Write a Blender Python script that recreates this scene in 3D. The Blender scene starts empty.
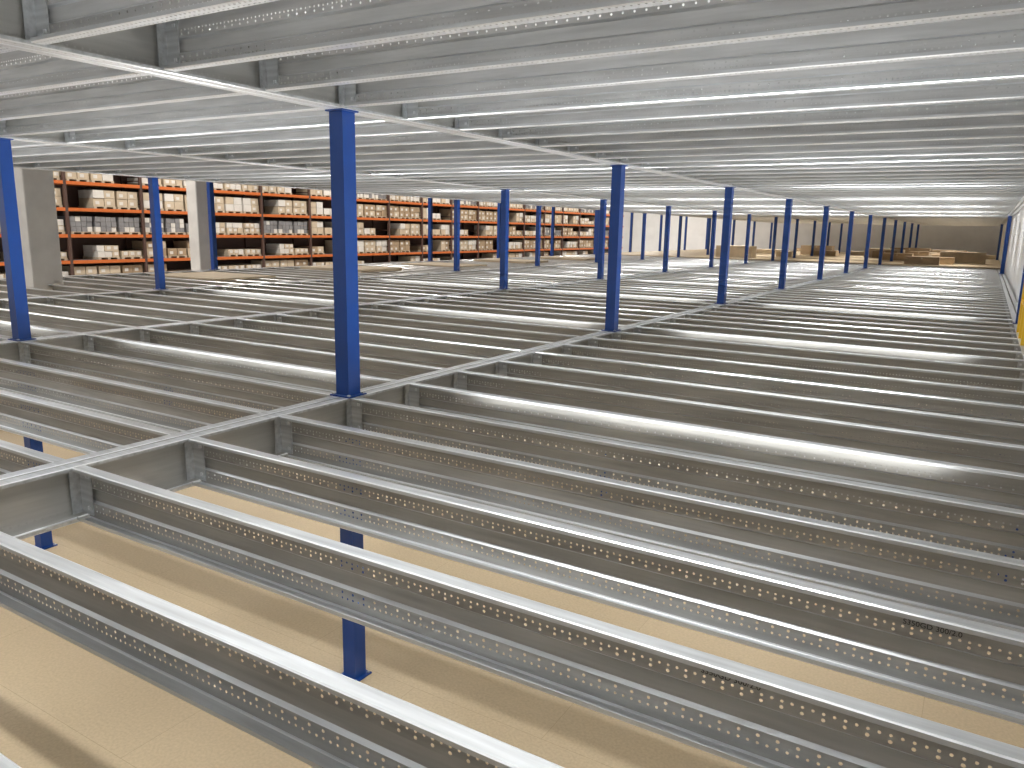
import bpy, bmesh, math, random
from mathutils import Matrix, Vector
random.seed(4)
S=bpy.context.scene
COL=bpy.context.collection
S.view_settings.view_transform='Standard'
# ---------------- layout (metres) ----------------
H=1.301; HC=2.121; R1=4.133; D=4.809; Y0=4.371; BAY=5.0
ROWX=[.58]+[-(R1+i*D) for i in range(0,4)]
YA,YB=-5.63,64.37
FZ=-2.42; JH=0.30; NJ=7; JS=BAY/NJ
CT=HC+JH+.012            # top of ceiling joists
OPEN_K=7
YOPEN=Y0+OPEN_K*BAY
WX=.74                   # inner face of right wall
# ---------------- helpers ----------------
def newmat(name,color,metal=0.0,rough=0.5,noise=0.0,nscale=20,bump=0.0,stretch=(1,1,1)):
    m=bpy.data.materials.new(name); m.use_nodes=True
    nt=m.node_tree; b=nt.nodes['Principled BSDF']
    b.inputs['Base Color'].default_value=(*color,1)
    b.inputs['Metallic'].default_value=metal; b.inputs['Roughness'].default_value=rough
    if noise>0 or bump>0:
        tc=nt.nodes.new('ShaderNodeTexCoord'); mp=nt.nodes.new('ShaderNodeMapping')
        mp.inputs['Scale'].default_value=stretch
        n=nt.nodes.new('ShaderNodeTexNoise'); n.inputs['Scale'].default_value=nscale; n.inputs['Detail'].default_value=4
        nt.links.new(tc.outputs['Object'],mp.inputs[0]); nt.links.new(mp.outputs[0],n.inputs['Vector'])
        mr=nt.nodes.new('ShaderNodeMapRange')
        mr.inputs[1].default_value=.3;mr.inputs[2].default_value=.7
        mr.inputs[3].default_value=1-noise;mr.inputs[4].default_value=1+noise
        nt.links.new(n.outputs[0],mr.inputs[0])
        mx=nt.nodes.new('ShaderNodeVectorMath');mx.operation='SCALE'
        mx.inputs[0].default_value=color
        nt.links.new(mr.outputs[0],mx.inputs['Scale']); nt.links.new(mx.outputs[0],b.inputs['Base Color'])
        if bump>0:
            bp=nt.nodes.new('ShaderNodeBump');bp.inputs['Strength'].default_value=bump
            nt.links.new(n.outputs[0],bp.inputs['Height']);nt.links.new(bp.outputs[0],b.inputs['Normal'])
    return m
def add_holes(m,along,cross,rows):
    nt=m.node_tree; N=nt.nodes; L=nt.links
    out=[n for n in N if n.type=='OUTPUT_MATERIAL'][0]; b=N['Principled BSDF']
    tc=N.new('ShaderNodeTexCoord'); sp=N.new('ShaderNodeSeparateXYZ'); L.new(tc.outputs['Object'],sp.inputs[0])
    def math_(op,a,bb=None):
        n=N.new('ShaderNodeMath'); n.operation=op
        for i,v in enumerate((a,bb)):
            if v is None: continue
            if isinstance(v,(int,float)): n.inputs[i].default_value=v
            else: L.new(v,n.inputs[i])
        return n.outputs[0]
    tot=None
    for z0,pitch,r,ph in rows:
        u=math_('SUBTRACT',math_('MULTIPLY',math_('FRACT',math_('ADD',math_('DIVIDE',sp.outputs[along],pitch),ph+100)),pitch),pitch/2)
        w=math_('SUBTRACT',sp.outputs[cross],z0)
        d=math_('ADD',math_('MULTIPLY',u,u),math_('MULTIPLY',w,w))
        h=math_('LESS_THAN',d,r*r)
        tot=h if tot is None else math_('MAXIMUM',tot,h)
    tr=N.new('ShaderNodeBsdfTransparent'); mx=N.new('ShaderNodeMixShader')
    L.new(tot,mx.inputs[0]);L.new(b.outputs[0],mx.inputs[1]);L.new(tr.outputs[0],mx.inputs[2]);L.new(mx.outputs[0],out.inputs[0])
    return m
def mkobj(name,mesh,loc=(0,0,0),parent=None):
    o=bpy.data.objects.new(name,mesh); o.location=loc; COL.objects.link(o)
    if parent: o.parent=parent
    return o
class MB:
    def __init__(s): s.v=[];s.f=[];s.m=[]
    def box(s,x0,x1,y0,y1,z0,z1,mi=0):
        b=len(s.v)
        s.v+=[(x0,y0,z0),(x1,y0,z0),(x1,y1,z0),(x0,y1,z0),(x0,y0,z1),(x1,y0,z1),(x1,y1,z1),(x0,y1,z1)]
        for f in ((0,3,2,1),(4,5,6,7),(0,1,5,4),(1,2,6,5),(2,3,7,6),(3,0,4,7)):
            s.f.append(tuple(b+i for i in f)); s.m.append(mi)
    def sheet(s,prof,axis,a,b,mids):
        k=len(s.v);n=len(prof)
        for t in (a,b):
            for c,z in prof:
                s.v.append((t,c,z) if axis=='x' else (c,t,z))
        for i in range(n-1):
            s.f.append((k+i,k+i+1,k+n+i+1,k+n+i)); s.m.append(mids[i])
    def mesh(s,name,mats):
        me=bpy.data.meshes.new(name); me.from_pydata(s.v,[],s.f)
        for m in mats: me.materials.append(m)
        for p,i in zip(me.polygons,s.m): p.material_index=i
        me.update(); return me
# ---------------- materials ----------------
galv=newmat('galvanised_steel',(.63,.65,.665),.7,.36,.18,7,.05,(.25,4,4))
fold=newmat('galvanised_fold_highlight',(.90,.92,.94),.7,.28,.04,7)  # paler copy of the steel: highlight along the folds put into the colour
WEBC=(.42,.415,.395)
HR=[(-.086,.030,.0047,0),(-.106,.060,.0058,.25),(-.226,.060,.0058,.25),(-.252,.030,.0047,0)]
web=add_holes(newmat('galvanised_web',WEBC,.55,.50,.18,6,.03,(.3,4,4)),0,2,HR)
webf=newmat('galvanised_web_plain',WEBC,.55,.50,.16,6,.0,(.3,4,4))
cweb=add_holes(newmat('ceiling_joist_web_lit',(.56,.565,.565),.55,.42,.16,6,.02,(.3,4,4)),0,2,HR)  # same webs as the floor joists, lightened: ceiling light put into the colour
cwebf=newmat('ceiling_joist_web_plain_lit',(.58,.585,.585),.55,.42,.16,6,.0,(.3,4,4))  # lightened copy of the plain web, light painted in likewise
flg=add_holes(newmat('galvanised_flange',(.74,.75,.76),.7,.32,.12,9,.02,(.25,4,4)),0,1,[(-.020,.030,.0055,0),(-.054,.030,.0055,.5)])
bweb=add_holes(newmat('galvanised_beam_web',(.52,.52,.50),.6,.42,.1,7,.02,(4,.3,4)),1,2,
   [(-.04,.04,.006,0),(-.26,.04,.006,0)])
bflg=add_holes(newmat('galvanised_beam_flange',(.74,.745,.75),.7,.34,.08,9,.02,(4,.3,4)),1,0,[(-.06,.04,.006,0),(.06,.04,.006,0)])
blue=newmat('blue_painted_steel',(.008,.058,.28),0,.32,.06,4)
orange=newmat('orange_painted_steel',(.60,.15,.035),0,.45)
yellow=newmat('yellow_painted_steel',(.9,.55,.03),0,.4)
tan=newmat('cardboard_brown',(.38,.28,.18),0,.8,.12,3)
tan2=newmat('cardboard_light',(.56,.47,.35),0,.8,.1,3)
white=newmat('carton_white',(.70,.68,.64),0,.6,.05,3)
grey=newmat('carton_grey',(.24,.24,.25),0,.6,.1,3)
dark=newmat('rack_upright_paint',(.09,.05,.04),0,.5)
black=newmat('stencil_ink',(.02,.02,.02),0,.6)
deckm=newmat('ceiling_deck_sheet',(.83,.84,.85),.5,.36,.10,5,.02,(.3,3,3))
wallm=newmat('white_wall_paint',(.90,.90,.90),0,.6,.04,1.5)
conc=newmat('concrete',(.70,.69,.67),0,.8,.10,2,.05)
panel=newmat('roof_panel',(.5,.5,.5),0,.7,.05,2)
chip=newmat('chipboard',(.52,.41,.265),0,.5,.09,45)
nt=chip.node_tree;N=nt.nodes;L=nt.links;b=N['Principled BSDF']
src=b.inputs['Base Color'].links[0].from_socket
tc=N.new('ShaderNodeTexCoord');br=N.new('ShaderNodeTexBrick')
br.inputs['Color1'].default_value=(1,1,1,1);br.inputs['Color2'].default_value=(.95,.945,.935,1);br.inputs['Mortar'].default_value=(.7,.67,.62,1)
br.inputs['Scale'].default_value=1;br.inputs['Mortar Size'].default_value=.002;br.inputs['Brick Width'].default_value=2.4;br.inputs['Row Height'].default_value=.9
br.inputs['Bias'].default_value=0
L.new(tc.outputs['Object'],br.inputs[0])
vm=N.new('ShaderNodeVectorMath');vm.operation='MULTIPLY';L.new(src,vm.inputs[0]);L.new(br.outputs[0],vm.inputs[1]);L.new(vm.outputs[0],b.inputs['Base Color'])
# ---------------- joists / beams ----------------
def joist_mesh(name,length,webm,botm):
    m=MB(); t=.070
    prof=[(-t+.004,-.024),(-t,-.020),(-t,-.005),(-t+.005,0),(-.007,0),(-.002,-.002),(0,-.007),
          (0,-.122),(.014,-.134),(.014,-.198),(0,-.210),(0,-JH+.007),(-.002,-JH+.002),(-.007,-JH),(-t+.005,-JH),(-t,-JH+.005),(-t,-JH+.022)]
    m.sheet(prof,'x',0,length,[0,0,3,0,3,3,1,0,1,0,1,3,3,2,3,0])
    m.box(-.055,.05,-.006,-.001,-JH+.02,-.02,0)
    m.box(length-.05,length+.055,-.006,-.001,-JH+.02,-.02,0)
    for a in (-.058,length+.053):
        m.box(a,a+.005,-.062,-.001,-JH+.02,-.02,0)
    for bx in (.022,length-.022):
        for bz in (-.06,-.24): m.box(bx-.01,bx+.01,-.014,-.006,bz-.01,bz+.01,3)
    return m.mesh(name,[galv,webm,botm,fold])
GAP=.09
def mset(L_,n): return (joist_mesh('joist_section'+n,L_,web,galv),joist_mesh('joist_section_far'+n,L_,webf,galv),joist_mesh('ceiling_joist_section'+n,L_,cweb,flg),joist_mesh('ceiling_joist_section_far'+n,L_,cwebf,galv))
full=mset(D-2*GAP,''); edge=mset(ROWX[0]-ROWX[1]-2*GAP,'_edge')
def beam_mesh(name,y0,y1):
    m=MB()
    for sgn in (-1,1):
        w=.012*sgn;o=GAP*sgn*.96;e=.005*sgn
        prof=[(o,-.020),(o,-.003),(o-e,.002),(w+e,.002),(w,-.003),(w,-JH-.007),(w+e,-JH-.012),(o-e,-JH-.012),(o,-JH-.007),(o,-JH+.01)]
        m.sheet(prof,'y',y0,y1,[0,3,0,3,1,3,2,3,0])
    return m.mesh(name,[galv,bweb,bflg,fold])
bm_l=beam_mesh('main_beam_section',YA,YB)
for x in ROWX: mkobj('mezzanine_main_beam',bm_l,(x,0,0))
for x in ROWX[:4]: mkobj('mezzanine_main_beam',bm_l,(x,0,CT))
kmin=int(math.floor((YA-Y0)/JS))+1
ktot=int((YB-Y0)/JS)
joists={}
for r in range(4):
    ms=edge if r==0 else full
    x0=ROWX[r+1]+GAP
    for k in range(kmin,int(OPEN_K*NJ)+1):
        y=Y0+k*JS
        joists[(r,k)]=mkobj('floor_joist',ms[0] if y<24 else ms[1],(x0,y,0))
for r in range(3):
    ms=edge if r==0 else full
    x0=ROWX[r+1]+GAP
    for k in range(kmin,ktot):
        y=Y0+k*JS
        mkobj('ceiling_joist',ms[2] if y<20 else ms[3],(x0,y,CT))
def stencil(r,k,x,z,txt):
    cu=bpy.data.curves.new('stencil','FONT');cu.body=txt;cu.size=.028;cu.extrude=.0004;cu.materials.append(black)
    o=bpy.data.objects.new('stencil_marking',cu);COL.objects.link(o);o.parent=joists[(r,k)]
    o.rotation_euler=(math.pi/2,0,0);o.location=(x-joists[(r,k)].location.x,-.0015,z)
stencil(0,-3,-.62,-.074,'S350GD 300/2.0')
stencil(0,-2,-.10,-.074,'S350GD 300/2.0')
m=MB();m.box(ROWX[3]-.1,WX-.01,YA,YB,CT+.004,CT+.042);mkobj('ceiling',m.mesh('ceiling',[deckm]))
m=MB();m.box(ROWX[4]-.1,ROWX[0]+.1,YOPEN+.1,YB,.003,.04);mkobj('mezzanine_deck',m.mesh('mezzanine_deck',[chip]))
# ---------------- posts ----------------
def post_mesh(name,z0,z1):
    m=MB();w=.065
    m.box(-w,w,-w,w,z0+.01,z1-.01,0)
    m.box(-.1,.1,-.1,.1,z0,z0+.01,0)
    m.box(-.085,.085,-.085,.085,z1-.01,z1,0)
    for dx in (-.08,.08):
        for dy in (-.08,.08):
            m.box(dx-.01,dx+.01,dy-.01,dy+.01,z0+.01,z0+.02,1)
    return m.mesh(name,[blue,galv])
pu=post_mesh('post_upper',.003,HC); pl=post_mesh('post_lower',FZ,-JH-.014); pt=post_mesh('post_tall',.003,4.6)
puf=post_mesh('post_upper_far',.041,HC);ptf=post_mesh('post_tall_far',.041,4.6)
for r in range(5):
    for k in range(-1,12):
        y=Y0+k*BAY; far=y>YOPEN+.05
        if not(r==0 and k not in (-1,2,6,10)):
            mkobj('support_post',(ptf if far else pt) if r==4 else (puf if far else pu),(ROWX[r],y,0))
        mkobj('support_post',pl,(ROWX[r],y,0))
# ---------------- room ----------------
m=MB();m.box(-30,1.3,-8,68,FZ-.2,FZ-.02);mkobj('ground_slab',m.mesh('ground_slab',[conc]))
m=MB();m.box(ROWX[4]-.3,WX,-7,67,FZ-.018,FZ);mkobj('floor',m.mesh('floor',[chip]))
m=MB();m.box(-28.4,-28.2,-8,68,FZ-.2,7);mkobj('wall_left',m.mesh('wall_left',[wallm]))
m=MB();m.box(WX,WX+.2,-8,68,FZ-.2,7);mkobj('wall_right',m.mesh('wall_right',[wallm]))
m=MB();m.box(-28.4,1.3,67,67.2,FZ-.2,7);mkobj('wall_back',m.mesh('wall_back',[wallm]))
m=MB();m.box(-28.4,1.3,-8,67.2,7,7.2);mkobj('roof',m.mesh('roof',[panel]))
def column(x,y,wx,wy):
    m=MB();m.box(-wx/2,wx/2,-wy/2,wy/2,FZ,7)
    o=mkobj('concrete_column',m.mesh('concrete_column',[conc]),(x,y,0))
    bv=o.modifiers.new('bevel','BEVEL');bv.width=.02
column(-16.6,8.6,.6,.6);column(-19.6,14.75,.45,.45)
m=MB()
for y in (11.4,12.2,13): m.box(-.025,.025,y-.025,y+.025,0.003,.9)
for z in (.45,.88): m.box(-.02,.02,11.4,13,z-.02,z+.02)
mkobj('guard_rail',m.mesh('guard_rail',[yellow]),(.52,0,0))
# ---------------- racks ----------------
LV=[-1.7,-.86,-.02,.84,1.7,2.56,3.42,4.28]
def rack_mesh(i):
    m=MB();W=2.7
    for x in (0,-1.05): m.box(x-.04,x+.04,-.05,.05,FZ-.02,5,0)
    for z in range(9):
        zz=FZ+.3+z*.8
        m.box(-1.05,0,-.02,.02,zz,zz+.04,0)
    for z in LV:
        m.box(-.01,.04,.05,W-.05,z-.11,z,1); m.box(-1.09,-1.04,.05,W-.05,z-.11,z,1)
        m.box(-1.04,-.01,.06,W-.06,z-.03,z-.005,2)
    m.box(-1.12,-1.10,.0,W,FZ,5,3)  # dark sheet behind the stock, painted shade for the gaps between boxes
    return m.mesh('rack_frame',[dark,orange,grey,dark])
def stock_mesh(i):
    rnd=random.Random(i+20);m=MB();W=2.7
    for li,z in enumerate([FZ]+LV):
        style=rnd.choice([0,0,3,1,2,3,1])
        y=.12
        while y<W-.7:
            pw=.78
            if rnd.random()<.1: y+=.86;continue
            for q in (0,.34,.68): m.box(-1,-.05,y+q,y+q+.1,z,z+.06,3)
            m.box(-1,-.05,y,y+pw,z+.06,z+.08,3)
            n=rnd.choice([1,2,2,2])
            if style==0: cs=[0,0,1];bw=.39;bh=.27
            elif style==1: cs=[2,1,1];bw=.26;bh=.2
            elif style==2: cs=[4,2,4];bw=.19;bh=.17;n+=1
            else: cs=[1,1,2];bw=.39;bh=.27
            for a in range(n):
                yy=y
                while yy+bw<=y+pw+.01:
                    j=rnd.uniform(-.02,.02);c=rnd.choice(cs)
                    m.box(-.95,-.08+j,yy+.008,yy+bw-.008,z+.08+a*bh+.004,z+.08+(a+1)*bh-.004,c)
                    if c in (0,1) and rnd.random()<.8:
                        m.box(-.08+j,-.077+j,yy+.08,yy+.22,z+.08+a*bh+.06,z+.08+a*bh+.17,2)
                    yy+=bw
            y+=.86
    return m.mesh('rack_stock',[tan,tan2,white,tan2,grey])
rm=rack_mesh(0);sm=[stock_mesh(i) for i in range(8)]
RX=-26.0
for i in range(22):
    o=mkobj('pallet_rack',rm,(RX,1.0+i*2.7,0))
    mkobj('boxed_stock',sm[(i*5+i//6)%8],(0,0,0),o)
def sheets(x,y,n):
    m=MB()
    for i in range(n):
        dx=random.uniform(-.02,.02);m.box(-1.2+dx,1.2+dx,-.9,.9,i*.04,i*.04+.036,0)
    mkobj('chipboard_sheet_stack',m.mesh('sheets',[tan2]),(x,y,.004))
for y,n in ((12.5,1),(17.4,2),(22.1,1),(26.6,2),(31.5,2)): sheets(-16.2,y,n)
# ---------------- far area stock ----------------
def carton(x,y,z,w,d,h,mat):
    m=MB();m.box(-w/2,w/2,-d/2,d/2,0,h,0);m.box(-.03,.03,-d/2-.002,d/2+.002,h-.1,h+.002,1)
    m.box(-w/2-.004,w/2+.004,-d/2-.004,d/2+.004,h,h+.01,0)
    mkobj('cardboard_box',m.mesh('cardboard_box',[mat,tan2]),(x,y,z))
for i in range(30):
    k=random.randint(0,4)
    carton(random.uniform(-13,.0) if i%3 else random.uniform(-3.2,-.9),YOPEN+1.8+k*BAY+random.uniform(-.6,1.6),.041,random.uniform(.8,2.2),random.uniform(.8,1.2),random.uniform(.2,.6),random.choice([tan,tan2,tan]))
# ---------------- lighting ----------------
def fill_lamp(x,y,z,e,L_=1.4,up=False,W=.08,spread=100,name='hidden_fill_downlight'):  # added fill lamp with a housing, kept out of view between joists
    m=MB();s=-1 if up else 1
    m.box(-L_/2,L_/2,-W/2,W/2,min(.012*s,.05*s),max(.012*s,.05*s),0)
    o=mkobj(name,m.mesh('fill_lamp',[white]),(x,y,z))
    ld=bpy.data.lights.new('fill_area','AREA');ld.shape='RECTANGLE';ld.size=L_;ld.size_y=W;ld.energy=e;ld.color=(1,1,.99)
    ld.spread=math.radians(spread)
    l=bpy.data.objects.new('fill_area',ld);COL.objects.link(l);l.parent=o
    if up: l.rotation_euler=(math.pi,0,0)
for r in range(3):
    xc=(ROWX[r]+ROWX[r+1])/2
    for k in range(-1,12):
        fill_lamp(xc,Y0+k*BAY+JS*3.5-.03,HC+.25,(46 if k<2 else 58),2.4)  # unseen lamps above the ceiling flanges, added to light the floor level
        if k<7: fill_lamp(xc,Y0+k*BAY+JS*.5-.03,-.24,80,3.4,True,.24,140,'hidden_fill_uplight')  # unseen upward lamps in the floor joist channels, added to brighten the ceiling
def aisle_fill(x,y,e,z=6.88):  # unseen lamps under the roof, added to light the racks and aisle
    m=MB();m.box(-.2,.2,-.75,.75,.02,.119,0)
    o=mkobj('unseen_aisle_fill_light',m.mesh('aisle_fill_box',[white]),(x,y,z))
    ld=bpy.data.lights.new('lamp','AREA');ld.shape='RECTANGLE';ld.size=.35;ld.size_y=1.4;ld.energy=e;ld.color=(1,.94,.86)
    l=bpy.data.objects.new('lamp',ld);COL.objects.link(l);l.parent=o
for i in range(9): aisle_fill(-22.3,-5+i*8,(480 if i<8 else 800))
w=bpy.data.worlds.new('World');S.world=w;w.use_nodes=True
w.node_tree.nodes['Background'].inputs[0].default_value=(1,.99,.98,1);w.node_tree.nodes['Background'].inputs[1].default_value=.8
# ---------------- camera ----------------
a,p,r=.5432,.1992,.0199
Fh=Vector((-math.sin(a),math.cos(a),0));R=Vector((math.cos(a),math.sin(a),0));Z=Vector((0,0,1))
F=math.cos(p)*Fh-math.sin(p)*Z;U=math.sin(p)*Fh+math.cos(p)*Z
R2=math.cos(r)*R+math.sin(r)*U;U2=-math.sin(r)*R+math.cos(r)*U
M=Matrix((R2,U2,-F)).transposed().to_4x4();M.translation=Vector((0,0,H))
cd=bpy.data.cameras.new('camera');cd.sensor_width=36;cd.lens=768.9*36/1024;cd.clip_start=.05;cd.clip_end=300
c=bpy.data.objects.new('camera',cd);COL.objects.link(c);c.matrix_world=M;S.camera=c
